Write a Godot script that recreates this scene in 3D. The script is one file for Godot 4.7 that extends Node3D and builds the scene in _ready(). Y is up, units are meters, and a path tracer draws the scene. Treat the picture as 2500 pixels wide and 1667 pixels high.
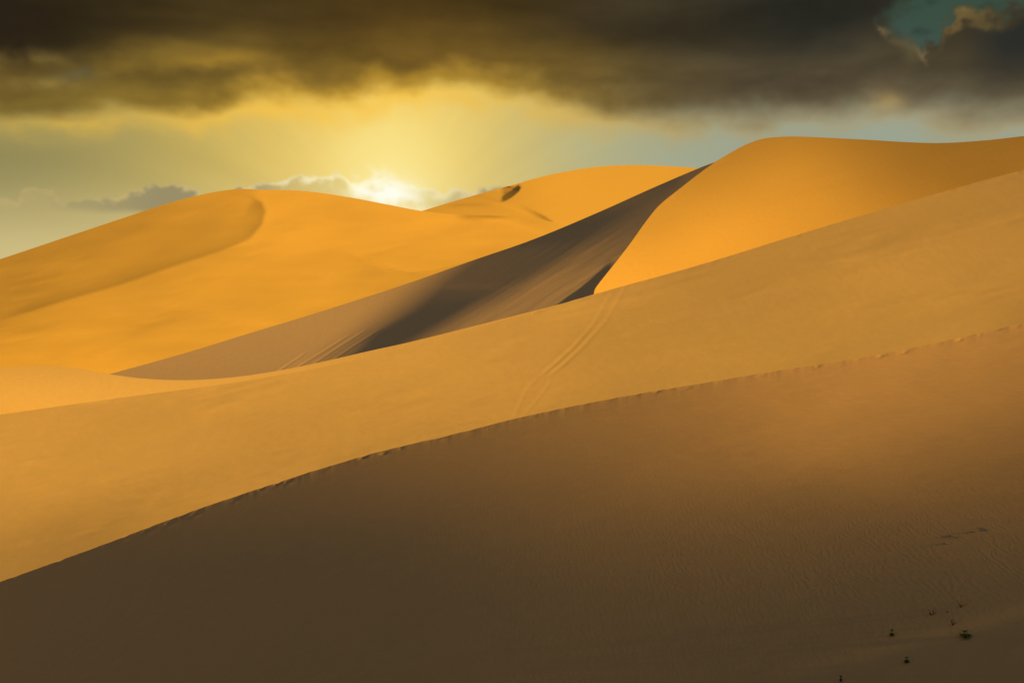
extends Node3D
# Desert dunes at sunset. Distances in metres; the lens is level, 24 m above the floor of the basin.

const F := 2290.0                       # focal length in units of the layout sheet (2500 x 1667)
const CX := 1250.0
const CY := 833.5
const EYE := Vector3(0, 24, 0)
const SUN := Vector3(0.885, 0.225, 0.408)
const FLOOR := -80.0                    # basin floor, relative to the lens

var noise_a := FastNoiseLite.new()
var noise_b := FastNoiseLite.new()
var noise_c := FastNoiseLite.new()
var used := {}
var sand: StandardMaterial3D
var gold_sand: StandardMaterial3D
var slip_sand: StandardMaterial3D
var pale_sand: StandardMaterial3D
var near_sand: StandardMaterial3D
var near_face: Face
var leaf: StandardMaterial3D
var bark: StandardMaterial3D
var straw: StandardMaterial3D
var sand_tone: ImageTexture
var sand_ripples: ImageTexture
var sun_dir := SUN.normalized()

# ---------------------------------------------------------------- helpers

func numbered(called: String) -> String:
	var n: int = used.get(called, 0)
	used[called] = n + 1
	return called if n == 0 else "%s_%03d" % [called, n]

func tag(o: Node, label: String, category: String, group := "", kind := ""):
	o.set_meta("label", label)
	o.set_meta("category", category)
	if group: o.set_meta("group", group)
	if kind: o.set_meta("kind", kind)

func lin(r: float, g: float, b: float) -> Color:
	return Color(r, g, b).linear_to_srgb()

func at(px: float, py: float, d: float) -> Vector3:
	return Vector3((px - CX) / F * d, (CY - py) / F * d, -d)

# smooth curve through points (x ascending), monotone cubic
func curve(pts: Array, x: float) -> float:
	var n := pts.size()
	if x <= pts[0].x:
		var s0: float = (pts[1].y - pts[0].y) / (pts[1].x - pts[0].x)
		return pts[0].y + s0 * (x - pts[0].x)
	if x >= pts[n - 1].x:
		var s1: float = (pts[n - 1].y - pts[n - 2].y) / (pts[n - 1].x - pts[n - 2].x)
		return pts[n - 1].y + s1 * (x - pts[n - 1].x)
	var i := 0
	while i < n - 2 and x > pts[i + 1].x:
		i += 1
	var h: float = pts[i + 1].x - pts[i].x
	var m: float = (pts[i + 1].y - pts[i].y) / h
	var ma := m
	var mb := m
	if i > 0: ma = (pts[i + 1].y - pts[i - 1].y) / (pts[i + 1].x - pts[i - 1].x)
	if i < n - 2: mb = (pts[i + 2].y - pts[i].y) / (pts[i + 2].x - pts[i].x)
	var t: float = (x - pts[i].x) / h
	var t2 := t * t
	var t3 := t2 * t
	return (2 * t3 - 3 * t2 + 1) * pts[i].y + (t3 - 2 * t2 + t) * h * ma + (-2 * t3 + 3 * t2) * pts[i + 1].y + (t3 - t2) * h * mb

# distance from a point to a polyline: x = distance (positive to the left of its direction), y = share of its length
func line_dist(pts: Array, p: Vector2) -> Vector2:
	var best := 1e9
	var out := Vector2(1e9, 0)
	var n := pts.size() - 1
	for i in n:
		var a: Vector2 = pts[i]
		var b: Vector2 = pts[i + 1]
		var ab := b - a
		var t := clampf((p - a).dot(ab) / ab.length_squared(), 0, 1)
		var d := p - (a + ab * t)
		var l := d.length()
		if l < best:
			best = l
			out = Vector2(l * signf(ab.x * d.y - ab.y * d.x), (i + t) / n)
	return out

func sstep(a: float, b: float, x: float) -> float:
	var t := clampf((x - a) / (b - a), 0, 1)
	return t * t * (3 - 2 * t)

# ---------------------------------------------------------------- dunes
# A face is a field of log distance over directions. It is grown sideways from a starting profile so that
# its tilt against the low sun follows a table of tilts (cosines) at stations across the face.

# The table is a thin sheet bent through its stations (a thin-plate spline).
func tilt_table(stations: Array, x0: float, y0: float, nx: int, ny: int, step: float, spread: Vector2) -> PackedFloat32Array:
	var n := stations.size()
	var rows := []
	var low := 9.0
	var high := -9.0
	for i in n:
		var row := PackedFloat64Array()
		row.resize(n + 4)
		for j in n:
			row[j] = bend(stations[i].x - stations[j].x, stations[i].y - stations[j].y, spread) + (0.02 if i == j else 0.0)
		row[n] = 1
		row[n + 1] = stations[i].x / spread.x
		row[n + 2] = stations[i].y / spread.y
		row[n + 3] = stations[i].z
		low = minf(low, stations[i].z)
		high = maxf(high, stations[i].z)
		rows.append(row)
	for k in 3:
		var row := PackedFloat64Array()
		row.resize(n + 4)
		for j in n:
			row[j] = 1.0 if k == 0 else stations[j].x / spread.x if k == 1 else stations[j].y / spread.y
		rows.append(row)
	var m := n + 3
	for k in m:
		var best := k
		for i in range(k + 1, m):
			if absf(rows[i][k]) > absf(rows[best][k]): best = i
		var held = rows[k]
		rows[k] = rows[best]
		rows[best] = held
		for i in range(k + 1, m):
			var w: float = rows[i][k] / rows[k][k]
			if w != 0.0:
				for j in range(k, m + 1): rows[i][j] -= w * rows[k][j]
	var c := PackedFloat64Array()
	c.resize(m)
	for k in range(m - 1, -1, -1):
		var v: float = rows[k][m]
		for j in range(k + 1, m): v -= rows[k][j] * c[j]
		c[k] = v / rows[k][k]
	var out := PackedFloat32Array()
	out.resize(nx * ny)
	for i in nx:
		for j in ny:
			var px := x0 + i * step
			var py := y0 + j * step
			var v := c[n] + c[n + 1] * px / spread.x + c[n + 2] * py / spread.y
			for k in n: v += c[k] * bend(px - stations[k].x, py - stations[k].y, spread)
			out[i * ny + j] = clampf(v, low - 0.04, high + 0.04)
	return out

func bend(dx: float, dy: float, spread: Vector2) -> float:
	var r2 := dx * dx / (spread.x * spread.x) + dy * dy / (spread.y * spread.y)
	return 0.5 * r2 * log(r2) if r2 > 1e-9 else 0.0

func table_at(t: PackedFloat32Array, nx: int, ny: int, x: float, y: float) -> float:
	x = clampf(x, 0, nx - 1.001)
	y = clampf(y, 0, ny - 1.001)
	var i := int(x)
	var j := int(y)
	var fx := x - i
	var fy := y - j
	var k := i * ny + j
	return (t[k] * (1 - fy) + t[k + 1] * fy) * (1 - fx) + (t[k + ny] * (1 - fy) + t[k + ny + 1] * fy) * fx

class Face:
	var x0 := 0.0
	var y0 := 0.0
	var step := 6.0
	var nx := 0
	var ny := 0
	var log_d := PackedFloat32Array()
	var edge: Array = []                # points (py, px) of the slanted line that x counts from

func grow(f: Face, x_from: float, x_to: float, y_from: float, y_to: float, start: float, profile: Callable, stations: Array, spread: Vector2, extra = null):
	f.x0 = x_from
	f.y0 = y_from
	f.nx = int((x_to - x_from) / f.step) + 1
	f.ny = int((y_to - y_from) / f.step) + 1
	var ny := f.ny
	f.log_d.resize(f.nx * ny)
	var lead := PackedFloat32Array()    # px of the slanted line, and its slope dX/dY, for each row
	var lean := PackedFloat32Array()
	for j in ny:
		var py := f.y0 + j * f.step
		lead.append(curve(f.edge, py) if f.edge else 0.0)
		lean.append(-(curve(f.edge, py + 6) - curve(f.edge, py - 6)) / 12.0 if f.edge else 0.0)
	var low := 1e9
	var high := -1e9
	for v in lead:
		low = minf(low, v)
		high = maxf(high, v)
	var ts := 25.0
	var tx0 := x_from + low
	var tnx := int((x_to + high - tx0) / ts) + 3
	var tny := int((y_to - y_from) / ts) + 3
	var table := tilt_table(stations, tx0, y_from, tnx, tny, ts, spread)
	var i0 := clampi(int((start - x_from) / f.step), 0, f.nx - 1)
	for j in ny:
		f.log_d[i0 * ny + j] = profile.call(f.y0 + j * f.step)
	var dxy := f.step / F
	var s := sun_dir
	for way in [1, -1]:
		var guess := PackedFloat32Array()
		guess.resize(ny)
		var i := i0
		while (i + way) >= 0 and (i + way) < f.nx:
			var a := i * ny
			var b: int = (i + way) * ny
			for j in ny:
				var up := f.log_d[a + j - 1] if j > 0 else 2 * f.log_d[a] - f.log_d[a + 1]
				var dn := f.log_d[a + j + 1] if j < ny - 1 else 2 * f.log_d[a + ny - 1] - f.log_d[a + ny - 2]
				var q0 := (up - dn) / (2 * dxy)
				var px: float = f.x0 + i * f.step + lead[j]
				var py: float = f.y0 + j * f.step
				var want := table_at(table, tnx, tny, (px - tx0) / ts, (py - y_from) / ts)
				if extra != null: want = extra.call(px, py, want)
				var X := (px - CX) / F
				var Y := (CY - py) / F
				var p := guess[j]
				for k in 4:
					var q := clampf(q0 - lean[j] * p, 0.5, 9.0)
					var nz := maxf(0.05, 1 + X * p + Y * q)
					var l := sqrt(p * p + q * q + nz * nz)
					var got := (p * s.x + q * s.y + nz * s.z) / l
					var slope := (s.x + X * s.z) / l - got * (p + nz * X) / (l * l) - lean[j] * (s.y - got * q / l) / l
					p = clampf(p + clampf((want - got) / maxf(slope, 0.12), -0.5, 0.5), -1.7, 1.5)
				guess[j] = p
				f.log_d[b + j] = 0.7 * f.log_d[a + j] + 0.15 * (up + dn) + way * dxy * p
			i += way

func depth_at(f: Face, px: float, py: float) -> float:
	var x := px - (curve(f.edge, py) if f.edge else 0.0)
	return exp(table_at(f.log_d, f.nx, f.ny, (x - f.x0) / f.step, (py - f.y0) / f.step))

# wind marks: faint streaks, in patches, that tilt the sand a little
func wind(px: float, py: float, lean_y: float, much: float) -> float:
	var u := px + (py - 800.0) * lean_y
	var v := py + px * 0.22
	var patch := sstep(0.0, 0.5, noise_b.get_noise_2d(u * 0.0035 + 3.0, v * 0.008))
	return much * (0.5 * noise_b.get_noise_2d(u * 0.0022, v * 0.006 + 9.0) + patch * noise_a.get_noise_2d(u * 0.006, v * 0.045))

# A sheet of nu x nv points with smooth normals. where.call(i, j) gives each point; a hairline of doubled points keeps crests sharp.
func sheet(nu: int, nv: int, where: Callable) -> ArrayMesh:
	var pos := PackedVector3Array()
	pos.resize(nu * nv)
	for i in nu:
		for j in nv:
			pos[i * nv + j] = where.call(i, j)
	return sheet_of(nu, nv, pos)

func sheet_of(nu: int, nv: int, pos: PackedVector3Array) -> ArrayMesh:
	var nor := PackedVector3Array()
	nor.resize(nu * nv)
	var index := PackedInt32Array()
	index.resize((nu - 1) * (nv - 1) * 6)
	var n := 0
	for i in nu:
		for j in nv:
			var k := i * nv + j
			var du := pos[mini(i + 1, nu - 1) * nv + j] - pos[maxi(i - 1, 0) * nv + j]
			var dv := pos[i * nv + mini(j + 1, nv - 1)] - pos[i * nv + maxi(j - 1, 0)]
			var c := dv.cross(du)
			nor[k] = c.normalized() if c.length() > 1e-9 else Vector3.UP
			if i < nu - 1 and j < nv - 1:
				index[n] = k
				index[n + 1] = k + nv
				index[n + 2] = k + 1
				index[n + 3] = k + 1
				index[n + 4] = k + nv
				index[n + 5] = k + nv + 1
				n += 6
	var arrays := []
	arrays.resize(Mesh.ARRAY_MAX)
	arrays[Mesh.ARRAY_VERTEX] = pos
	arrays[Mesh.ARRAY_NORMAL] = nor
	arrays[Mesh.ARRAY_INDEX] = index
	var m := ArrayMesh.new()
	m.add_surface_from_arrays(Mesh.PRIMITIVE_TRIANGLES, arrays)
	return m

# front of a dune: columns under the crest, then a skirt that runs out to the floor
func front_mesh(f: Face, xs: PackedFloat32Array, top: Callable, bottom, rows: PackedFloat32Array, relief = null, tail := 60.0, drop := 0.3) -> ArrayMesh:
	var nv := rows.size() + 3
	return sheet(xs.size(), nv, func(i, j):
		var py0: float = top.call(xs[i])
		var r: float = rows[mini(j, rows.size() - 1)]
		var py: float = lerpf(py0, bottom.call(xs[i]) if bottom is Callable else bottom, r)
		var px: float = xs[i] + (curve(f.edge, py) if f.edge else 0.0)
		var d := depth_at(f, px, py)
		var p := at(px, py, d)
		if relief != null and j < rows.size(): p.y += relief.call(px, py, d, p, r)
		if j >= rows.size():
			var k: int = j - rows.size() + 1
			p += Vector3(0, -drop * tail * k / 3.0, tail * k / 3.0)
			if k == 3: p.y = minf(p.y, FLOOR - 4)
		return EYE + p)

# the far side of a dune, falling away behind the crest
func back_mesh(f: Face, xs: PackedFloat32Array, top: Callable, reach: float, fall: float, relief = null) -> ArrayMesh:
	return sheet(xs.size(), 9, func(i, j):
		var py: float = top.call(xs[i])
		var px: float = xs[i] + (curve(f.edge, py) if f.edge else 0.0)
		var d := depth_at(f, px, py)
		var p := at(px, py, d)
		if relief != null: p.y += relief.call(px, py, d, p, 0.0)
		var k: float = (8 - j) / 8.0
		var out := reach * k * k
		p += Vector3(p.x / d * out, -fall * out * (1.0 - 0.25 * k), -out)
		if j == 0: p.y = minf(p.y, FLOOR - 4)
		return EYE + p)

func part(called: String, mesh: Mesh, m: Material, parent: Node) -> MeshInstance3D:
	var o := MeshInstance3D.new()
	o.name = called
	o.mesh = mesh
	o.material_override = m
	parent.add_child(o, true)
	return o

func dune(label: String) -> Node3D:
	var o := Node3D.new()
	o.name = numbered("sand_dune")
	add_child(o, true)
	tag(o, label, "sand dune", "", "structure")
	return o

func spaced(a: float, b: float, n: int) -> PackedFloat32Array:
	var out := PackedFloat32Array()
	for i in n: out.append(lerpf(a, b, float(i) / (n - 1)))
	return out

func eased(n: int, power: float) -> PackedFloat32Array:
	var out := PackedFloat32Array()
	for i in n: out.append(pow(float(i) / (n - 1), power))
	return out

# ---------------------------------------------------------------- sky

func mix3(a: Vector3, b: Vector3, t: float) -> Vector3:
	return a + (b - a) * clampf(t, 0, 1)

# sRGB colours (0-255) of the evening sky seen in the direction d; clear air, low clouds, then the dark deck of cloud overhead.
func sky_colour(d: Vector3) -> Vector3:
	var az := atan2(d.x, -d.z)
	var e := d.y / maxf(Vector2(d.x, d.z).length(), 1e-4)
	var back := sstep(0.9, 2.2, absf(az))             # 0 towards the afterglow, 1 on the far side of the sky
	var a := rad_to_deg(az)
	var x := CX + F * (tan(clampf(az, -1.1, 1.1)) + signf(az) * maxf(absf(az) - 1.1, 0) * 3.0)
	var y := CY - F * e / maxf(cos(clampf(az, -1.1, 1.1)), 0.45)
	# noises fixed to the direction
	var n3 := d * 1.0
	var big := noise_a.get_noise_3dv(Vector3(n3.x * 2.6, n3.y * 9.0, n3.z * 2.6))
	var fine := noise_a.get_noise_3dv(Vector3(n3.x * 14.0 + 7, n3.y * 22.0, n3.z * 14.0))
	var tiny := noise_a.get_noise_3dv(Vector3(n3.x * 45.0 - 3, n3.y * 60.0, n3.z * 45.0))
	var da := (x - 945.0) / 40.0                      # across from the hidden sun, about degrees
	var dy := (490.0 - y) / 40.0
	var r := sqrt(da * da + dy * dy)
	# clear air
	var side := mix3(Vector3(136, 130, 86), Vector3(154, 163, 144), sstep(-12, 14, da))
	var warm := exp(-pow(absf(da) / (15.5 if da < 0 else 12.0), 2.0))
	var c := mix3(side, Vector3(246, 208, 104), warm * 0.94)
	var low := sstep(370, 640, y)
	c = mix3(c, Vector3(212, 193, 134), low * (0.9 - 0.4 * sstep(0, 20, da)))
	var ray := atan2(da, dy + 2.5)
	c *= 1.0 + 0.035 * noise_b.get_noise_2d(ray * 6.0, 3.0) * sstep(2, 9, r) * exp(-r / 16.0)
	var column := exp(-pow(da / 3.6, 2)) * exp(-pow((dy - 1.0) / 5.5, 2))
	c = mix3(c, Vector3(254, 234, 146), column * 0.6)
	# low clouds along the horizon
	var tops := [Vector2(-60, 486), Vector2(20, 478), Vector2(40, 486), Vector2(55, 462), Vector2(80, 458), Vector2(125, 468), Vector2(145, 490), Vector2(160, 497), Vector2(210, 484), Vector2(240, 483), Vector2(252, 488), Vector2(300, 475), Vector2(320, 464), Vector2(390, 456), Vector2(445, 452), Vector2(500, 470), Vector2(550, 462), Vector2(590, 456), Vector2(640, 450), Vector2(690, 436), Vector2(760, 433), Vector2(825, 429), Vector2(870, 448), Vector2(910, 438), Vector2(930, 436), Vector2(960, 440), Vector2(1000, 446), Vector2(1020, 460), Vector2(1050, 461), Vector2(1075, 472), Vector2(1100, 458), Vector2(1150, 466), Vector2(1230, 454), Vector2(1300, 470), Vector2(1500, 480)]
	if x > -600 and x < 2000 and y > 380 and y < 640:
		var edge := 505.0
		for k in tops.size() - 1:
			if x >= tops[k].x and x < tops[k + 1].x:
				edge = lerpf(tops[k].y, tops[k + 1].y, sstep(tops[k].x, tops[k + 1].x, x))
		edge += fine * 12.0 + tiny * 15.0
		var under := y - edge
		var base := 516.0 + big * 14.0 + fine * 8.0 - 14.0 * sstep(300, 0, x)
		var body := sstep(-2.5, 3.5, under) * sstep(base + 14.0, base - 10.0, y) * sstep(-400, 0, x)
		var hot := exp(-pow((x - 930) / 190.0, 2))
		var dark := mix3(Vector3(150, 139, 104), Vector3(232, 206, 128), hot)
		dark = mix3(dark, Vector3(214, 186, 112), exp(-pow((x - 740) / 100.0, 2)) * 0.75)
		dark = mix3(dark, Vector3(180, 160, 108), sstep(180, 100, x))
		var rim := exp(-pow(maxf(under - 2.0, 0) / maxf(3.0, 10.0 + 9.0 * hot + 16.0 * fine + 10.0 * tiny), 2)) * clampf(1.0 + 0.9 * fine + 0.7 * tiny, 0.3, 1.0)
		var lit := mix3(Vector3(200, 176, 114), Vector3(255, 250, 218), exp(-pow((x - 880) / 260.0, 2)))
		c = mix3(c, mix3(dark, lit, rim), body * (0.42 + 0.5 * sstep(140, 420, x)))
	var core := exp(-pow((x - 945 + fine * 50.0 + tiny * 30.0) / 66.0, 2) - pow((y - 474 + fine * 30.0 + tiny * 26.0) / 36.0, 2))
	var halo := exp(-pow(r / 4.6, 2))
	c = mix3(c, Vector3(255, 238, 160), halo * 0.5)
	c = mix3(c, Vector3(255, 254, 236), core * 1.15)
	# the dark deck
	var under_edge := [Vector2(-400, 310), Vector2(0, 292), Vector2(120, 276), Vector2(250, 262), Vector2(520, 254), Vector2(600, 228), Vector2(700, 232), Vector2(800, 246), Vector2(870, 240), Vector2(940, 214), Vector2(1040, 206), Vector2(1150, 214), Vector2(1260, 240), Vector2(1400, 250), Vector2(1500, 270), Vector2(1650, 290), Vector2(1900, 286), Vector2(2060, 276), Vector2(2130, 262), Vector2(2220, 268), Vector2(2500, 272), Vector2(2900, 270)]
	var roll_edge := noise_a.get_noise_3dv(Vector3(d.x * 5.5 - 4.0, d.y * 16.0, d.z * 5.5))
	var ye := curve(under_edge, clampf(x, -400, 2900)) + fine * 22.0 + roll_edge * 26.0 + big * 12.0
	var into := ye - y                                # how far inside the deck
	var hot2 := exp(-pow((x - 900) / 520.0, 2))
	var soft := 26.0 + 22.0 * sstep(1300, 1700, x)
	var cover := sstep(-soft, soft, into)
	var fringe := exp(-pow((into + 16.0) / (46.0 + 10.0 * fine), 2))
	var fringe_col := mix3(mix3(Vector3(212, 172, 74), Vector3(170, 152, 110), sstep(700, 1900, x)), Vector3(247, 198, 80), hot2)
	c = mix3(c, fringe_col, fringe * (0.72 + 0.22 * hot2) * (0.85 + 0.6 * fine))
	var roll := noise_a.get_noise_3dv(Vector3(d.x * 4.5 + 2.0, d.y * 24.0, d.z * 4.5))
	var t := clampf(into / 215.0, 0, 1)
	var thin := mix3(mix3(Vector3(130, 108, 48), Vector3(102, 92, 70), sstep(1000, 1750, x)), Vector3(196, 152, 52), hot2 * 0.95)
	var mid := mix3(mix3(Vector3(104, 84, 38), Vector3(78, 68, 49), sstep(1100, 1900, x)), Vector3(104, 79, 32), exp(-pow((x - 1000) / 420.0, 2)))
	var thick := mix3(mix3(Vector3(41, 33, 21), Vector3(66, 53, 27), sstep(0, 500, x)), Vector3(58, 50, 35), sstep(600, 1500, x))
	thick = mix3(thick, Vector3(72, 54, 23), exp(-pow((x - 1000) / 380.0, 2)))
	thick = mix3(thick, Vector3(40, 40, 33), exp(-pow((x - 2000) / 250.0, 2)))
	var deck := mix3(thin, mid, sstep(0.0, 0.42, t + fine * 0.12 + roll * 0.14))
	deck = mix3(deck, thick, sstep(0.42, 1.1, t + big * 0.3 + roll * 0.25))
	deck *= 1.0 + 0.28 * roll + 0.07 * fine + 0.03 * tiny
	# torn bright bands inside it, left of the sun
	var band := sstep(-0.15, 0.75, noise_b.get_noise_3dv(Vector3(d.x * 5.0, d.y * 17.0, d.z * 5.0)) + 0.45 * fine + 0.1 * tiny) * sstep(1100, 500, x) * sstep(60, 130, y) * sstep(250, 200, y)
	deck = mix3(deck, Vector3(140, 112, 44), band * 0.7)
	var puff := exp(-pow((x - 540) / 110.0, 2) - pow((y - 142 - fine * 30) / 16.0, 2))
	deck = mix3(deck, Vector3(168, 130, 46), puff * 0.7)
	var torn := exp(-pow((x - 120) / 90.0, 2) - pow((y - 206 - fine * 16) / 20.0, 2)) + 0.6 * exp(-pow((x - 60) / 120.0, 2) - pow((y - 140 - fine * 14) / 22.0, 2))
	deck = mix3(deck, Vector3(150, 126, 62), clampf(torn * (0.6 + 0.8 * fine + 0.4 * tiny), 0, 0.7))
	deck = mix3(deck, Vector3(104, 100, 76), 0.5 * exp(-pow((x - 185) / 50.0, 2) - pow((y - 184 - fine * 30) / 18.0, 2)))
	var glimmer := exp(-pow((x - 2155 - fine * 40) / 38.0, 2) - pow((y - 252) / 30.0, 2))
	deck = mix3(deck, Vector3(168, 142, 88), glimmer * 0.8)
	c = mix3(c, deck, cover)
	# the torn gap at the upper right and the lit tops round it
	if x > 1900 and x < 2900 and y < 300:
		var wx := x + fine * 40.0 + tiny * 30.0
		var wy := y + fine * 30.0 + tiny * 26.0
		var left_top := maxf(curve([Vector2(2130, 60), Vector2(2150, 66), Vector2(2185, 80), Vector2(2220, 94), Vector2(2245, 118), Vector2(2262, 150)], wx), 0)
		var right_top := curve([Vector2(2240, 140), Vector2(2290, 108), Vector2(2325, 64), Vector2(2355, 44), Vector2(2410, 30), Vector2(2480, 24), Vector2(2560, 30)], wx)
		var floor_y := minf(left_top if wx < 2262 else 400.0, right_top if wx > 2240 else 400.0)
		var gap := sstep(14, -18, wy - floor_y) * sstep(2145, 2240, wx + 0.45 * y) * sstep(2900, 2650, x)
		var below := wy - floor_y
		var teal := mix3(Vector3(58, 78, 65), Vector3(64, 82, 72), sstep(0, 120, y)) * (1.0 - 0.16 * sstep(-0.1, 0.8, noise_b.get_noise_2d(x * 0.008, y * 0.016)))
		var lit_l := exp(-pow((below - 8) / 13.0, 2)) * sstep(2140, 2155, wx) * sstep(2285, 2255, wx)
		var lit_r := exp(-pow((below - 12) / 17.0, 2)) * sstep(2290, 2325, wx) * sstep(2470, 2400, wx)
		var blue := sstep(2330, 2470, x) * sstep(-5, 40, below) * sstep(260, 90, y)
		c = mix3(c, Vector3(40, 43, 42), blue * 0.8)
		c = mix3(c, Vector3(132, 112, 74), lit_l * 0.6 * (1.0 + fine))
		c = mix3(c, Vector3(134, 110, 60), lit_r * 0.5 * (1.0 + fine))
		c = mix3(c, Vector3(98, 88, 58), exp(-pow((x - 2228) / 22.0, 2) - pow((y - 120) / 40.0, 2)) * 0.6)
		c = mix3(c, teal, gap)
	# overhead the deck breaks up, and the far side of the sky is pale clear evening air
	var over := sstep(0.5, 1.6, e)
	var holes := sstep(-0.1, 0.35, noise_a.get_noise_3dv(d * 2.2) + over * 0.25 - 0.2)
	c = mix3(c, Vector3(84, 104, 138), holes * sstep(0.42, 0.8, e) * (1.0 - back))
	var far_side := mix3(Vector3(166, 162, 164), Vector3(104, 128, 178), sstep(0.0, 0.5, e))
	far_side = mix3(far_side, Vector3(84, 80, 76), 0.7 * sstep(0.05, 0.4, noise_a.get_noise_3dv(Vector3(d.x * 2.0, d.y * 5.0, d.z * 2.0) + Vector3(5, 0, 0))))
	c = mix3(c, far_side, back)
	return c

func sky_image() -> Image:
	var w := 4096
	var h := 2048
	var cw := 384
	var coarse := Image.create_empty(cw, cw / 2, false, Image.FORMAT_RGBF)
	for j in cw / 2:
		for i in cw:
			coarse.set_pixel(i, j, sky_pixel((i + 0.5) / cw, (j + 0.5) / (cw / 2.0)))
	coarse.resize(w, h, Image.INTERPOLATE_BILINEAR)
	for j in range(int(h * (0.5 - 27.0 / 180)), int(h * 0.5) + 4):
		for i in range(int(-w * 34.0 / 360), int(w * 34.0 / 360)):
			coarse.set_pixel(posmod(i, w), j, sky_pixel((i + 0.5) / w, (j + 0.5) / h))
	return coarse

func sky_pixel(u: float, v: float) -> Color:
	var az := wrapf(u * TAU, -PI, PI)
	var el := (0.5 - v) * PI
	var d := Vector3(sin(az) * cos(el), sin(maxf(el, 0.0)), -cos(az) * cos(el))
	var c := sky_colour(d)
	var l := Color(clampf(c.x / 255, 0, 1), clampf(c.y / 255, 0, 1), clampf(c.z / 255, 0, 1)).srgb_to_linear()
	return Color(l.r / 1.38, l.g / 1.38, l.b / 1.38)

# ---------------------------------------------------------------- scene

func _ready():
	noise_a.seed = 11; noise_a.frequency = 1.0; noise_a.fractal_octaves = 5; noise_a.noise_type = FastNoiseLite.TYPE_SIMPLEX_SMOOTH
	noise_b.seed = 29; noise_b.frequency = 1.0; noise_b.fractal_octaves = 3; noise_b.noise_type = FastNoiseLite.TYPE_SIMPLEX_SMOOTH
	noise_c.seed = 53; noise_c.frequency = 1.0; noise_c.fractal_octaves = 1; noise_c.noise_type = FastNoiseLite.TYPE_SIMPLEX_SMOOTH

	var cam := Camera3D.new()
	cam.name = "camera"
	cam.position = EYE
	cam.fov = 2.0 * rad_to_deg(atan(CY / F))
	cam.near = 0.5
	cam.far = 9000.0
	add_child(cam)
	cam.current = true

	var env := Environment.new()
	env.background_mode = Environment.BG_SKY
	var sky := Sky.new()
	var pano := PanoramaSkyMaterial.new()
	pano.panorama = ImageTexture.create_from_image(sky_image())
	sky.sky_material = pano
	env.sky = sky
	env.tonemap_mode = Environment.TONE_MAPPER_LINEAR
	env.tonemap_exposure = 1.38
	env.sdfgi_enabled = true
	env.ssao_enabled = true
	env.ssil_enabled = true
	var we := WorldEnvironment.new()
	we.name = "world_environment"
	we.environment = env
	add_child(we)

	var sun := DirectionalLight3D.new()
	sun.name = "sun"
	sun.light_color = lin(1.0, 0.70, 0.25)
	sun.light_energy = 1.6
	sun.light_angular_distance = 1.0
	sun.shadow_enabled = true
	sun.look_at_from_position(Vector3.ZERO, -sun_dir, Vector3.UP)
	add_child(sun)

	sand_tone = ImageTexture.create_from_image(tone_image())
	sand_ripples = ImageTexture.create_from_image(ripple_image())
	sand = sand_material(lin(0.62, 0.326, 0.050), 0.0)      # the far dunes are redder
	gold_sand = sand_material(lin(0.62, 0.339, 0.050), 0.0)
	pale_sand = sand_material(lin(0.61, 0.355, 0.088), 0.0)
	slip_sand = sand_material(lin(0.60, 0.355, 0.125), 0.0)   # finer, greyer sand that has slid down the lee side
	near_sand = sand_material(lin(0.605, 0.325, 0.094), 0.09)

	build_ground()
	build_far_dune()
	build_left_dune()
	build_peak_dune()
	build_low_hump()
	build_middle_dune()
	build_near_dune()
	build_plants()

func sand_material(base: Color, ripples: float) -> StandardMaterial3D:
	var m := StandardMaterial3D.new()
	m.albedo_color = base
	m.albedo_texture = sand_tone
	m.uv1_triplanar = true
	m.uv1_world_triplanar = true
	m.uv1_scale = Vector3.ONE / (24.0 if ripples == 0.0 else 6.0)
	m.roughness = 1.0
	m.metallic_specular = 0.1
	if ripples > 0.0:
		m.heightmap_enabled = true
		m.heightmap_texture = sand_ripples
		m.heightmap_scale = ripples
	return m

# tone of the sand: grains and faint mineral streaks, seamless
func tone_image() -> Image:
	var n := 320
	var im := Image.create_empty(n, n, false, Image.FORMAT_RGB8)
	for j in n:
		for i in n:
			var a := TAU * i / n
			var b := TAU * j / n
			var p := Vector3(cos(a), sin(a), cos(b)) * 1.6
			var v := noise_a.get_noise_3d(p.x + sin(b) * 1.6, p.y, p.z) + 0.5 * noise_a.get_noise_3d(p.x * 5.0, p.y * 5.0 + sin(b) * 8.0, p.z * 5.0)
			var g := 0.955 + 0.035 * v + 0.02 * (hash(i * 7919 + j * 104729) % 1000 / 500.0 - 1.0)
			im.set_pixel(i, j, Color(g, g * (1.0 - 0.01 * v), g * (1.0 - 0.03 * v)))
	return im

# wind ripples about a hand's breadth apart, seamless over six metres
func ripple_image() -> Image:
	var n := 512
	var im := Image.create_empty(n, n, false, Image.FORMAT_L8)
	for j in n:
		for i in n:
			var a := TAU * i / n
			var b := TAU * j / n
			var w := noise_b.get_noise_3d(cos(a) * 1.3 + sin(b) * 1.1, sin(a) * 1.3, cos(b) * 1.1)
			var w2 := noise_b.get_noise_3d(cos(a) * 4.0 + sin(b) * 3.0, sin(a) * 4.0 + 5.0, cos(b) * 3.0)
			var phase := TAU * (46.0 * i / n) + 9.0 * w + 5.0 * w2
			var h := 0.5 + 0.5 * sin(phase + 0.5 * sin(phase))
			var strength := 0.35 + 0.65 * sstep(-0.25, 0.35, w2 + w)
			var g := clampf(h * strength, 0, 1)
			im.set_pixel(i, j, Color(g, g, g))
	return im

func build_ground():
	var g := MeshInstance3D.new()
	g.name = "ground"
	var pm := PlaneMesh.new()
	pm.size = Vector2(12000, 12000)
	g.mesh = pm
	g.material_override = sand
	g.position = EYE + Vector3(0, FLOOR, 0)
	add_child(g)
	tag(g, "sandy floor of the basin below all the dunes", "ground", "", "structure")

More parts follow.
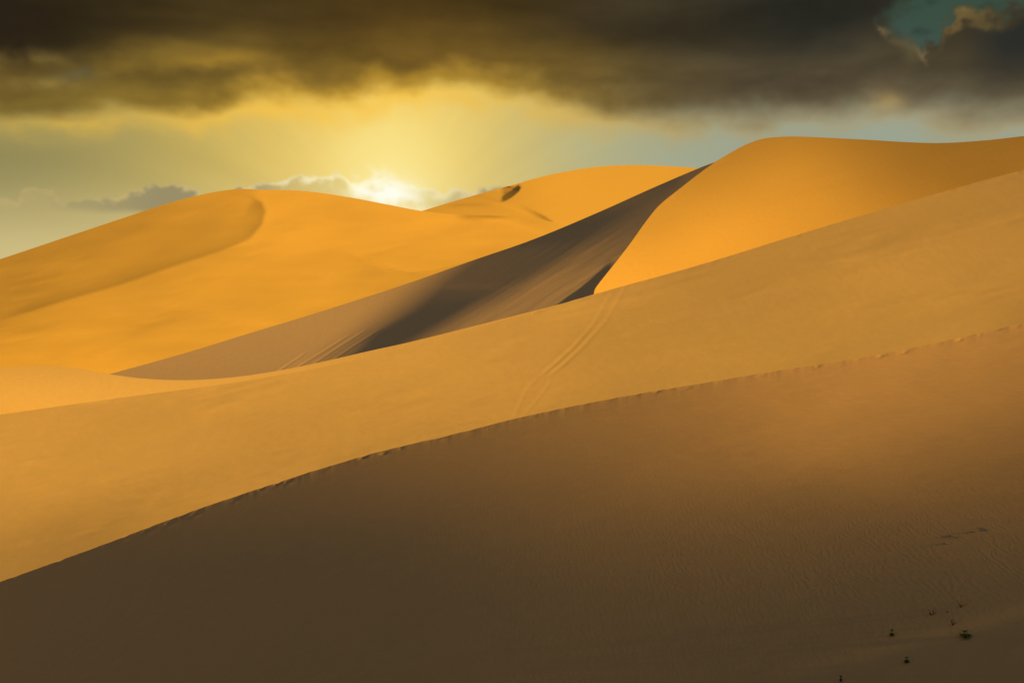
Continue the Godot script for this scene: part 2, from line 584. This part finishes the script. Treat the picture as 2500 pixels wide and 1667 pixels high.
func V(x, y, z) -> Vector3: return Vector3(x, y, z)

const NEAR_CREST := [Vector2(-400, 1560), Vector2(-200, 1492), Vector2(0, 1420), Vector2(250, 1330), Vector2(450, 1255), Vector2(680, 1177), Vector2(900, 1110), Vector2(1100, 1062), Vector2(1280, 1017), Vector2(1500, 972), Vector2(1700, 938), Vector2(1900, 905), Vector2(2100, 874), Vector2(2300, 834), Vector2(2500, 790), Vector2(2580, 780), Vector2(2750, 800), Vector2(3200, 900)]
const MIDDLE_CREST := [Vector2(-400, 1072), Vector2(-200, 1042), Vector2(0, 1012), Vector2(300, 970), Vector2(470, 948), Vector2(620, 926), Vector2(800, 893), Vector2(1000, 846), Vector2(1200, 790), Vector2(1310, 760), Vector2(1450, 718), Vector2(1700, 649), Vector2(2000, 557), Vector2(2290, 472), Vector2(2500, 415), Vector2(2580, 402), Vector2(2750, 420), Vector2(3000, 480)]
const HUMP_CREST := [Vector2(-300, 915), Vector2(-100, 903), Vector2(0, 897), Vector2(90, 893), Vector2(160, 896), Vector2(215, 904), Vector2(270, 914), Vector2(350, 924), Vector2(440, 928), Vector2(520, 925), Vector2(600, 917), Vector2(700, 901), Vector2(800, 880), Vector2(900, 857), Vector2(1000, 835), Vector2(1200, 785), Vector2(1310, 757), Vector2(1450, 722), Vector2(1600, 690)]

func build_far_dune():
	var root := dune("farthest orange dune with a small dark hollow below its crest")
	var crest := [Vector2(700, 640), Vector2(900, 560), Vector2(1030, 515), Vector2(1150, 479), Vector2(1235, 456), Vector2(1268, 447), Vector2(1290, 440), Vector2(1350, 425), Vector2(1450, 408), Vector2(1540, 403), Vector2(1640, 406), Vector2(1710, 411), Vector2(1800, 420), Vector2(2000, 450)]
	# the small hollow's curved lip, and the crease below it
	var lip := [Vector2(1226, 494), Vector2(1250, 482), Vector2(1270, 466), Vector2(1274, 457), Vector2(1268, 448)]
	var crease := [Vector2(1262, 494), Vector2(1300, 512), Vector2(1330, 526), Vector2(1354, 542)]
	var fold := [Vector2(1090, 501), Vector2(1140, 498), Vector2(1220, 497)]
	var f := Face.new()
	f.step = 3.0
	grow(f, 800, 1950, 380, 700, 1500, func(py): return log(4400.0) + 2.3 * (430 - py) / F,
		[V(1030, 520, .5), V(1100, 500, .5), V(1180, 490, .5), V(1235, 462, .5), V(1300, 432, .58), V(1350, 470, .62), V(1500, 420, .6), V(1640, 420, .58), V(1450, 500, .62), V(1250, 560, .62), V(1100, 580, .6), V(1800, 500, .55)], Vector2(90, 50),
		func(px, py, want):
			if px > 1190 and px < 1380 and py < 560:
				var d := line_dist(lip, Vector2(px, py))
				want -= 0.62 * sstep(1.0, -3.0, d.x) * sstep(-17.0, -4.0, d.x) * sstep(0.0, 0.08, d.y) * sstep(0.98, 0.6, d.y)
				want -= 0.34 * sstep(2.0, -4.0, d.x) * sstep(-70.0, -4.0, d.x) * sstep(0.05, 0.2, d.y) * sstep(1.0, 0.97, d.y)
				var e := line_dist(crease, Vector2(px, py))
				want -= 0.34 * sstep(-2.0, 3.0, e.x) * sstep(20.0, 3.0, e.x) * sstep(0.0, 0.7, e.y) * sstep(1.0, 0.94, e.y)
			if px > 1080 and px < 1230 and py < 520:
				var g := line_dist(fold, Vector2(px, py))
				want -= 0.08 * exp(-g.x * g.x / 20.0) * sstep(0, 0.3, g.y) * sstep(1, 0.7, g.y)
			return want + wind(px, py, 0.6, 0.03))
	var top := func(px): return curve(crest, px)
	var xs := spaced(930, 1930, 380)
	part("lit_face", front_mesh(f, xs, top, 650, eased(120, 1.0), null, 60.0), gold_sand, root)
	part("far_side", back_mesh(f, xs, top, 160, 0.4), gold_sand, root)

func build_left_dune():
	var root := dune("broad orange dune on the left with a curved spur down its face")
	var crest := [Vector2(-400, 750), Vector2(-200, 695), Vector2(0, 632), Vector2(150, 582), Vector2(300, 532), Vector2(420, 493), Vector2(510, 471), Vector2(560, 463), Vector2(590, 461), Vector2(640, 463), Vector2(740, 466), Vector2(850, 481), Vector2(950, 500), Vector2(1030, 515), Vector2(1110, 523), Vector2(1200, 526), Vector2(1300, 532), Vector2(1400, 556), Vector2(1600, 620)]
	var spur := [Vector2(-400, 890), Vector2(0, 780), Vector2(150, 733), Vector2(300, 690), Vector2(420, 648), Vector2(540, 609), Vector2(610, 580), Vector2(640, 545), Vector2(648, 515), Vector2(640, 495), Vector2(610, 480)]
	var shelf := [Vector2(820, 602), Vector2(870, 628), Vector2(930, 655), Vector2(990, 667), Vector2(1060, 660), Vector2(1140, 640)]
	var brow := [Vector2(1100, 521), Vector2(1160, 525), Vector2(1260, 523)]
	var f := Face.new()
	f.step = 5.0
	grow(f, -400, 1560, 440, 960, 700, func(py): return log(2600.0) + 2.2 * (463 - py) / F,
		[V(-200, 800, .4), V(0, 650, .38), V(300, 545, .38), V(450, 505, .43), V(575, 540, .5), V(500, 590, .46), V(300, 650, .43), V(100, 700, .41), V(0, 770, .41),
		V(700, 520, .58), V(660, 640, .57), V(500, 690, .56), V(420, 760, .52), V(200, 800, .55), V(0, 870, .55), V(300, 870, .6), V(760, 495, .6), V(760, 560, .65), V(880, 560, .59), V(980, 540, .62), V(1000, 600, .63), V(800, 650, .6), V(900, 720, .52), V(780, 780, .53), V(1060, 690, .52), V(1200, 570, .6), V(1400, 600, .6)], Vector2(110, 75),
		func(px, py, want):
			var d := line_dist(spur, Vector2(px, py))
			var on := sstep(0.0, 0.2, d.y) * sstep(1.0, 0.93, d.y)
			want -= (0.13 + 0.08 * sstep(0.5, 0.75, d.y)) * sstep(6.0, -3.0, d.x) * exp(-maxf(-d.x - 2.0, 0) / (22.0 + 26.0 * sstep(0.5, 0.75, d.y))) * on
			want += (0.05 + 0.04 * sstep(0.5, 0.75, d.y)) * sstep(0.0, 8.0, d.x) * exp(-maxf(d.x - 6.0, 0) / 50.0) * on
			if px > 800 and py > 590 and py < 720:
				var e := line_dist(shelf, Vector2(px, py))
				want += (0.03 * exp(-maxf(-e.x, 0) / 8.0) * sstep(2, -2, e.x) - 0.06 * sstep(-3, 3, e.x) * exp(-maxf(e.x, 0) / 40.0)) * sstep(0, 0.25, e.y)
			if px > 1090 and px < 1290 and py < 545:
				var g := line_dist(brow, Vector2(px, py))
				want -= 0.3 * sstep(-6.0, 3.0, g.x) * sstep(18.0, 5.0, g.x) * sstep(0, 0.4, g.y) * sstep(1, 0.7, g.y)
			want += 0.04 * noise_b.get_noise_2d(px * 0.0045 + py * 0.004, py * 0.011 - 4.0) + 0.03 * noise_a.get_noise_2d(px * 0.005 + py * 0.006, py * 0.03)
			return want + wind(px, py, 0.7, 0.07))
	var top := func(px): return curve(crest, px)
	var xs := spaced(-390, 1500, 480)
	part("lit_face", front_mesh(f, xs, top, 945, eased(200, 1.0), null, 120.0), gold_sand, root)
	part("far_side", back_mesh(f, xs, top, 140, 0.4), gold_sand, root)

func build_peak_dune():
	var root := dune("tall peaked dune with a winding crest between a shadowed slip face and a bright orange face")
	var ridge := [Vector2(333, 1834), Vector2(395, 1747), Vector2(420, 1712), Vector2(457, 1664), Vector2(500, 1611), Vector2(537, 1580), Vector2(590, 1542), Vector2(632, 1510), Vector2(672, 1478), Vector2(691, 1463), Vector2(705, 1453), Vector2(717, 1450), Vector2(740, 1449), Vector2(800, 1447), Vector2(1100, 1445)]
	var skyline := [Vector2(1447, 540), Vector2(1700, 402), Vector2(1747, 394), Vector2(1775, 378), Vector2(1800, 363), Vector2(1850, 342), Vector2(1890, 335), Vector2(1940, 333), Vector2(2000, 335), Vector2(2100, 340), Vector2(2280, 349), Vector2(2400, 343), Vector2(2500, 332), Vector2(2700, 310), Vector2(3000, 300)]
	var rim := [Vector2(-200, 1020), Vector2(100, 957), Vector2(270, 912), Vector2(450, 862), Vector2(600, 816), Vector2(800, 755), Vector2(1000, 690), Vector2(1150, 637), Vector2(1300, 585), Vector2(1450, 523), Vector2(1600, 456), Vector2(1710, 409), Vector2(1747, 395), Vector2(1800, 372)]
	var profile := func(py): return log(590.0) + 2.3 * (395 - py) / F
	var fd := Face.new()
	fd.edge = ridge
	grow(fd, 0, 1500, 300, 1000, 0, profile,
		[V(1850, 360, .34), V(1900, 345, .34), V(2100, 360, .27), V(2450, 370, .19), V(2400, 430, .2), V(2200, 430, .26), V(1800, 395, .38), V(1700, 460, .44), V(1650, 500, .5), V(1600, 560, .54), V(1500, 650, .7), V(1700, 600, .66), V(1800, 550, .61), V(1900, 500, .52), V(2000, 480, .47), V(2100, 460, .37), V(1900, 430, .46), V(2600, 500, .25), V(1800, 700, .6), V(2300, 600, .35)], Vector2(110, 65),
		func(px, py, want):
			var xi: float = px - curve(ridge, py)
			return want + wind(px, py, 0.4, 0.02))
	# the slip face: lit grazingly at its left, then a band in shade, then streaked sand that just catches the light
	var shade_left := [Vector2(740, 960), Vector2(835, 880), Vector2(915, 815), Vector2(998, 755), Vector2(1080, 694), Vector2(1140, 650), Vector2(1185, 615), Vector2(1215, 570)]
	var shade_right := [Vector2(980, 848), Vector2(1072, 795), Vector2(1168, 738), Vector2(1274, 682), Vector2(1390, 608), Vector2(1480, 548), Vector2(1560, 490), Vector2(1640, 440)]
	var hook := [Vector2(1362, 752), Vector2(1402, 720), Vector2(1440, 690), Vector2(1472, 660), Vector2(1500, 628)]
	var fc := Face.new()
	fc.edge = ridge
	fc.step = 4.0
	grow(fc, -1560, 0, 360, 1000, 0, profile,
		[V(270, 930, .31), V(600, 850, .32), V(850, 760, .33), V(800, 850, .31), V(1000, 730, .29), V(1140, 655, .24), V(700, 950, .28), V(1400, 700, .2), V(1600, 500, .2)], Vector2(110, 65),
		func(px, py, want):
			var at_px := Vector2(px, py)
			var a := line_dist(shade_left, at_px)
			var b := line_dist(shade_right, at_px)
			var c := line_dist(hook, at_px)
			var streak := 0.045 + 0.15 * sstep(520, 730, py)
			streak += 0.05 * noise_a.get_noise_2d((px * 0.52 + py * 0.85) * 0.05, (px * 0.85 - py * 0.52) * 0.004) * sstep(540, 620, py)
			var dark := -0.015 + 0.02 * noise_b.get_noise_2d((px * 0.52 + py * 0.85) * 0.02, (px * 0.85 - py * 0.52) * 0.003)
			want = lerpf(want, dark, sstep(-72, 40, a.x))
			want = lerpf(want, streak, sstep(-26, 46, b.x))
			want = lerpf(want, -0.03, sstep(-8, 6, c.x) * sstep(1.0, 0.8, c.y))
			return want)
	var cross := func(line: Array, xi: float) -> float:
		var a := 300.0
		var b := 1080.0
		for k in 30:
			var m := (a + b) / 2
			if curve(line, curve(ridge, m) + xi) > m: a = m
			else: b = m
		return (a + b) / 2
	var top_d := func(xi): return cross.call(skyline, xi)
	var top_c := func(xi): return cross.call(rim, xi)
	# ruts left on the sand of the slip face
	var ruts := [[Vector2(676, 908), Vector2(753, 857)], [Vector2(718, 901), Vector2(790, 857), Vector2(861, 812)], [Vector2(752, 897), Vector2(830, 845), Vector2(906, 797)], [Vector2(800, 887), Vector2(870, 840), Vector2(940, 797)]]
	var marks := func(px, py, d, p, r):
		var h := 0.0
		if px > 660 and px < 960 and py > 780 and py < 930:
			for line in ruts:
				var g := line_dist(line, Vector2(px, py))
				h += d / F * (-0.55 * exp(-g.x * g.x / 6.0) + 0.1 * exp(-(g.x + 5.0) * (g.x + 5.0) / 9.0)) * sstep(1.0, 0.75, g.y)
		if px > 1050:
			var across: float = px * 0.54 + py * 0.84
			h += 0.035 * noise_a.get_noise_2d(across * 0.09, (px * 0.84 - py * 0.54) * 0.004) * sstep(1090, 1250, px) * sstep(480, 600, py)
		return h
	var xd := spaced(0, 1480, 330)
	var xc := spaced(-1540, -840, 160)
	xc.append_array(spaced(-837, 0, 420))
	var low := func(xi): return maxf(curve(MIDDLE_CREST, clampf(curve(ridge, 800) + xi, 100, 1450)) + 55.0, top_c.call(xi) + 30.0)
	part("bright_face", front_mesh(fd, xd, top_d, 960, eased(160, 1.0), null, 60.0), sand, root)
	part("far_side", back_mesh(fd, xd, top_d, 120, 0.45), sand, root)
	part("slip_face", front_mesh(fc, xc, top_c, low, eased(240, 1.0), marks, 60.0), slip_sand, root)
	part("far_side", back_mesh(fc, xc, top_c, 120, 0.45), sand, root)

func build_low_hump():
	var root := dune("low bright hump of sand behind the tan middle dune")
	var f := Face.new()
	grow(f, -300, 1600, 660, 1150, 0, func(py): return log(335.0) + 2.3 * (897 - py) / F,
		[V(50, 970, .67), V(200, 970, .65), V(100, 905, .56), V(400, 950, .6), V(700, 900, .53), V(1000, 845, .46), V(1250, 775, .46), V(-200, 960, .62), V(0, 1080, .65), V(800, 1000, .55), V(1400, 760, .44)], Vector2(160, 60))
	var top := func(px): return curve(HUMP_CREST, px)
	var low := func(px): return maxf(curve(MIDDLE_CREST, px) + 50.0, top.call(px) + 30.0)
	var xs := spaced(-290, 1580, 340)
	part("lit_face", front_mesh(f, xs, top, low, eased(70, 1.0), null, 30.0), pale_sand, root)
	part("far_side", back_mesh(f, xs, top, 50, 0.35), pale_sand, root)

func build_middle_dune():
	var root := dune("long tan middle dune crossed by a pair of curving wheel tracks")
	var f := Face.new()
	grow(f, -400, 2900, 260, 1600, 0, func(py): return log(150.0) + 1.7 * (1012 - py) / F,
		[V(2450, 450, .29), V(2300, 510, .3), V(2000, 600, .34), V(1700, 700, .34), V(1500, 800, .37), V(2300, 700, .37), V(2450, 760, .3), V(1400, 760, .42), V(1300, 800, .42), V(1000, 900, .44), V(700, 1000, .44), V(300, 1000, .44), V(0, 1050, .47), V(100, 1200, .44), V(500, 1200, .37), V(0, 1350, .29), V(200, 1300, .3), V(900, 1080, .38), V(1250, 1000, .39), V(1800, 880, .34), V(2700, 600, .3), V(-200, 1100, .45), V(500, 1400, .3), V(1500, 1100, .34), V(2300, 900, .33)], Vector2(170, 90),
		func(px, py, want): return want + wind(px, py, 0.5, 0.075))
	var track_a := [Vector2(1500, 700), Vector2(1488, 725), Vector2(1450, 790), Vector2(1400, 848), Vector2(1350, 893), Vector2(1311, 924)]
	var track_b := [Vector2(1528, 695), Vector2(1517, 720), Vector2(1480, 784), Vector2(1423, 847), Vector2(1372, 893), Vector2(1334, 921)]
	var faint_a := [Vector2(1311, 924), Vector2(1286, 950), Vector2(1268, 990), Vector2(1250, 1030)]
	var faint_b := [Vector2(1345, 930), Vector2(1328, 956), Vector2(1305, 985), Vector2(1270, 1022)]
	var marks := func(px, py, d, p, r):
		var h := 0.0
		var u: float = d / F
		if px > 1230 and px < 1560 and py > 690 and py < 1040:
			var here := Vector2(px, py)
			for k in 4:
				var g := line_dist([track_a, track_b, faint_a, faint_b][k], here)
				var s: float = (0.35 + 0.65 * sstep(0.3, 0.75, g.y)) * sstep(1.0, 0.86, g.y) if k < 2 else 0.35 * sstep(1.0, 0.8, g.y)
				h += u * s * (-0.6 * exp(-g.x * g.x / 24.0) + 0.16 * exp(-pow((g.x - 9.0) / 5.0, 2)))
		# small slumps along the crest
		if r < 0.03 and px > 1300: h -= u * 1.1 * sstep(0.0, 0.7, noise_a.get_noise_1d(px * 0.014)) * (1.0 - r / 0.03)
		return h
	var top := func(px): return curve(MIDDLE_CREST, px)
	var low := func(px): return minf(curve(NEAR_CREST, px) + 60.0, 1560.0)
	var xs := spaced(-390, 1230, 270)
	xs.append_array(spaced(1233, 1550, 130))
	xs.append_array(spaced(1555, 2880, 240))
	part("front_face", front_mesh(f, xs, top, low, eased(240, 1.1), marks, 40.0), pale_sand, root)
	part("far_side", back_mesh(f, xs, top, 40, 0.45, marks), pale_sand, root)

func build_near_dune():
	var root := dune("dark nearest dune with footprints along its crest and small plants low on its slope")
	var f := Face.new()
	grow(f, -400, 3200, 660, 2000, 0, func(py): return log(38.0) + 2.3 * (1420 - py) / F,
		[V(1250, 1060, .12), V(1000, 1150, .065), V(700, 1220, .025), V(300, 1350, -.0), V(50, 1450, -.02), V(1000, 1300, .015), V(600, 1400, -.005), V(1200, 1600, .004), V(1700, 960, .22), V(1900, 950, .285), V(2200, 900, .32), V(2450, 850, .29), V(2000, 1100, .22), V(2300, 1050, .2), V(1600, 1100, .15), V(2000, 1200, .1), V(2400, 1200, .075), V(1500, 1250, .065), V(2000, 1350, .03), V(2400, 1350, .025), V(2000, 1500, .006), V(2300, 1470, .004), V(2350, 1600, .006), V(1700, 1600, .004), V(2900, 900, .15), V(2900, 1400, .0), V(-200, 1600, -.05), V(1200, 1900, 0)], Vector2(170, 90),
		func(px, py, want):
			if px > 1850 and py > 1450:
				var swell := line_dist([Vector2(1900, 1690), Vector2(2150, 1612), Vector2(2300, 1572), Vector2(2600, 1490)], Vector2(px, py))
				want += 0.03 * exp(-pow((swell.x + 12.0) / 26.0, 2)) - 0.012 * exp(-pow((swell.x - 40.0) / 30.0, 2))
			return want + wind(px, py, 0.3, 0.03) * (0.15 + 0.85 * sstep(0.0, 0.25, want)) + 0.02 * sstep(0.0, 0.4, want) * noise_a.get_noise_2d(px * 0.008, py * 0.02))
	near_face = f
	# footprints of a walker who kept to the crest
	var rng := RandomNumberGenerator.new()
	rng.seed = 77
	var prints := []
	var along := -395.0
	while along < 3150:
		prints.append([along, rng.randf_range(-1.0, 5.0) + (2.5 if prints.size() % 2 else 0.0), (rng.randf_range(0.3, 1.2) if rng.randf() > 0.3 else 0.12) * (1.0 - 0.6 * sstep(600, 1300, along)), rng.randf_range(6.0, 11.0)])
		along += rng.randf_range(26.0, 62.0)
	var marks := func(px, py, d, p, r):
		var u: float = d / F
		var below: float = py - curve(NEAR_CREST, px)
		var h := 0.0
		if below < 34.0:
			for k in prints:
				var dx: float = px - k[0]
				if absf(dx) < 32.0:
					var dy: float = below - k[1]
					h += u * k[2] * (-2.4 * exp(-pow(dx / k[3], 2) - pow(dy / 3.6, 2)) + 0.4 * exp(-pow((dx + 2.0) / 12.0, 2) - pow((dy - 9.0) / 4.5, 2)))
			h += u * 1.3 * noise_a.get_noise_1d(px * 0.02) * exp(-below / 10.0)
		return h
	var top := func(px): return curve(NEAR_CREST, px)
	var xs := spaced(-390, -110, 40)
	xs.append_array(spaced(-107, 2600, 860))
	xs.append_array(spaced(2610, 3180, 60))
	var rows := PackedFloat32Array()
	for k in 20: rows.append(k * 0.0016)
	for k in 150: rows.append(0.032 + 0.968 * pow((k + 1) / 150.0, 1.25))
	part("front_face", front_mesh(f, xs, top, 1980, rows, marks, 60.0, 0.1), near_sand, root)
	part("far_side", back_mesh(f, xs, top, 30, 0.5, marks), near_sand, root)

# ---------------------------------------------------------------- plants on the near slope

# where a line of sight meets the near dune
func on_near(px: float, py: float) -> Vector3:
	return EYE + at(px, py, depth_at(near_face, px, py))

func blade(st: SurfaceTool, root: Vector3, tip: Vector3, wide: float, sag: float):
	var side := (tip - root).cross(Vector3.UP)
	side = (side.normalized() if side.length() > 1e-4 else Vector3.RIGHT) * wide
	var mid := root.lerp(tip, 0.55) + Vector3(0, sag, 0)
	var p := [root - side * 0.35, root + side * 0.35, mid - side, mid + side, tip]
	for k in [[0, 2, 1], [1, 2, 3], [2, 4, 3]]:
		for v in k: st.add_vertex(p[v])

func twig(st: SurfaceTool, a: Vector3, b: Vector3, r: float):
	var w := (b - a).normalized()
	var u := w.cross(Vector3(0.3, 1, 0.2)).normalized() * r
	var v := w.cross(u)
	for k in 3:
		var c0 := u * cos(TAU * k / 3) + v * sin(TAU * k / 3)
		var c1 := u * cos(TAU * (k + 1) / 3) + v * sin(TAU * (k + 1) / 3)
		for q in [a + c0, b + c0 * 0.6, a + c1, a + c1, b + c0 * 0.6, b + c1 * 0.6]: st.add_vertex(q)

func done(st: SurfaceTool) -> ArrayMesh:
	st.generate_normals()
	return st.commit()

func started() -> SurfaceTool:
	var st := SurfaceTool.new()
	st.begin(Mesh.PRIMITIVE_TRIANGLES)
	return st

func thing(called: String, label: String, category: String, where: Vector3, group := "") -> Node3D:
	var o := Node3D.new()
	o.name = numbered(called)
	o.position = where
	add_child(o, true)
	tag(o, label, category, group)
	return o

# a low leafy rosette under a short upright stem that carries a second whorl of leaves
func leafy_plant(label: String, px: float, py: float, wide_px: float, high_px: float, seed_: int, low_share := 1.0):
	var d := depth_at(near_face, px, py)
	var o := thing("desert_plant", label, "plant", on_near(px, py), "small green plants on the near slope")
	var rng := RandomNumberGenerator.new()
	rng.seed = seed_
	var w := wide_px / F * d * 0.5
	var h := high_px / F * d
	var st := started()
	for k in 5: twig(st, Vector3(0, -0.02, 0), Vector3(rng.randf_range(-0.25, 0.25) * w, h * rng.randf_range(0.5, 0.95), rng.randf_range(-0.25, 0.25) * w), h * 0.03)
	part("stem", done(st), bark, o)
	var low := started()
	for k in 34:
		var a := rng.randf() * TAU
		var r := w * rng.randf_range(0.55, 1.0) * low_share
		var y := h * rng.randf_range(0.02, 0.42)
		blade(low, Vector3(cos(a), 0, sin(a)) * r * 0.15 + Vector3(0, y * 0.5, 0), Vector3(cos(a) * r, y, sin(a) * r), w * 0.17, h * 0.14)
	part("foliage", done(low), leaf, o)
	var high := started()
	for k in 16:
		var a := rng.randf() * TAU
		var r := w * rng.randf_range(0.3, 0.62)
		var y := h * rng.randf_range(0.62, 0.8)
		blade(high, Vector3(0, y, 0), Vector3(cos(a) * r, y + h * rng.randf_range(-0.06, 0.26), sin(a) * r), w * 0.15, h * 0.06)
	part("foliage", done(high), leaf, o)

func dry_tuft(called: String, label: String, category: String, px: float, py: float, wide_px: float, high_px: float, seed_: int, count: int, group: String):
	var d := depth_at(near_face, px, py)
	var o := thing(called, label, category, on_near(px, py), group)
	var rng := RandomNumberGenerator.new()
	rng.seed = seed_
	var w := wide_px / F * d * 0.5
	var h := high_px / F * d
	var st := started()
	for k in count:
		var a := rng.randf() * TAU
		var tip := Vector3(cos(a) * w * rng.randf_range(0.2, 1.0), h * rng.randf_range(0.25, 1.0), sin(a) * w * rng.randf_range(0.2, 1.0))
		var mid := tip * 0.55 + Vector3(0, h * 0.05, 0)
		twig(st, Vector3(0, -0.02, 0), mid, maxf(0.004, h * 0.03))
		twig(st, mid, tip, maxf(0.003, h * 0.02))
	part("stem", done(st), straw, o)

func fallen_twig(label: String, px: float, py: float, to_px: float, to_py: float, seed_: int):
	var a := on_near(px, py)
	var b := on_near(to_px, to_py)
	var o := thing("dry_twig", label, "twig", a, "dry twigs lying on the slope")
	var rng := RandomNumberGenerator.new()
	rng.seed = seed_
	var st := started()
	var last := Vector3(0, 0.002, 0)
	var r := 0.006
	for k in 3:
		var next := (b - a) * (k + 1) / 3.0 + Vector3(rng.randf_range(-0.01, 0.01), 0.001 + rng.randf_range(0, 0.004), rng.randf_range(-0.02, 0.02))
		twig(st, last, next, r)
		twig(st, last.lerp(next, 0.5), last.lerp(next, 0.8) + Vector3(rng.randf_range(-0.05, 0.05), rng.randf_range(0.003, 0.014), rng.randf_range(-0.05, 0.05)), r * 0.6)
		last = next
	part("stem", done(st), straw, o)

func matte(c: Color) -> StandardMaterial3D:
	var m := StandardMaterial3D.new()
	m.albedo_color = c
	m.roughness = 0.9
	m.metallic_specular = 0.2
	return m

func build_plants():
	leaf = matte(lin(0.035, 0.055, 0.018))
	leaf.cull_mode = BaseMaterial3D.CULL_DISABLED
	leaf.backlight_enabled = true
	leaf.backlight = lin(0.02, 0.035, 0.01)
	bark = matte(lin(0.07, 0.05, 0.03))
	straw = matte(lin(0.09, 0.065, 0.04))
	leafy_plant("largest green plant, wide dark rosette at far right of the near slope", 2357, 1557, 38, 21, 3)
	leafy_plant("compact green plant standing alone left of the largest green plant", 2178.5, 1553, 22, 18, 4, 0.8)
	leafy_plant("small green plant below the largest one, near the bottom edge", 2215, 1618, 20, 16, 5, 0.85)
	leafy_plant("thin green plant lowest on the slope, cut by the bottom edge", 2053.5, 1664, 16, 17, 6, 0.6)
	dry_tuft("dry_plant", "dry brown stalk with a tall upright shoot, highest of the dry plants", "plant", 2348, 1482, 26, 26, 7, 22, "dry plants on the near slope")
	dry_tuft("dry_plant", "withered tuft leaning among pale stalks, leftmost of the dry plants", "plant", 2276, 1501, 26, 20, 8, 22, "dry plants on the near slope")
	dry_tuft("dry_plant", "faint spindly tuft just above the largest green plant", "plant", 2328, 1526, 22, 22, 9, 18, "dry plants on the near slope")
	dry_tuft("dry_plant", "tiny dark sprig between the withered tuft and the tall stalk", "plant", 2314, 1496, 9, 8, 10, 10, "dry plants on the near slope")
	fallen_twig("bent dark twig, rightmost of the litter on the right slope", 2396, 1288, 2412, 1296, 11)
	fallen_twig("long thin twig lying left of the bent dark twig", 2362, 1302, 2384, 1299, 12)
	fallen_twig("short crooked twig at the upper left of the litter", 2320, 1306, 2330, 1311, 13)
	fallen_twig("small twig in the middle of the litter, below its fellows", 2331, 1314, 2342, 1312, 14)
	fallen_twig("short stub of twig, lowest and leftmost of the litter", 2303, 1327, 2312, 1328, 15)
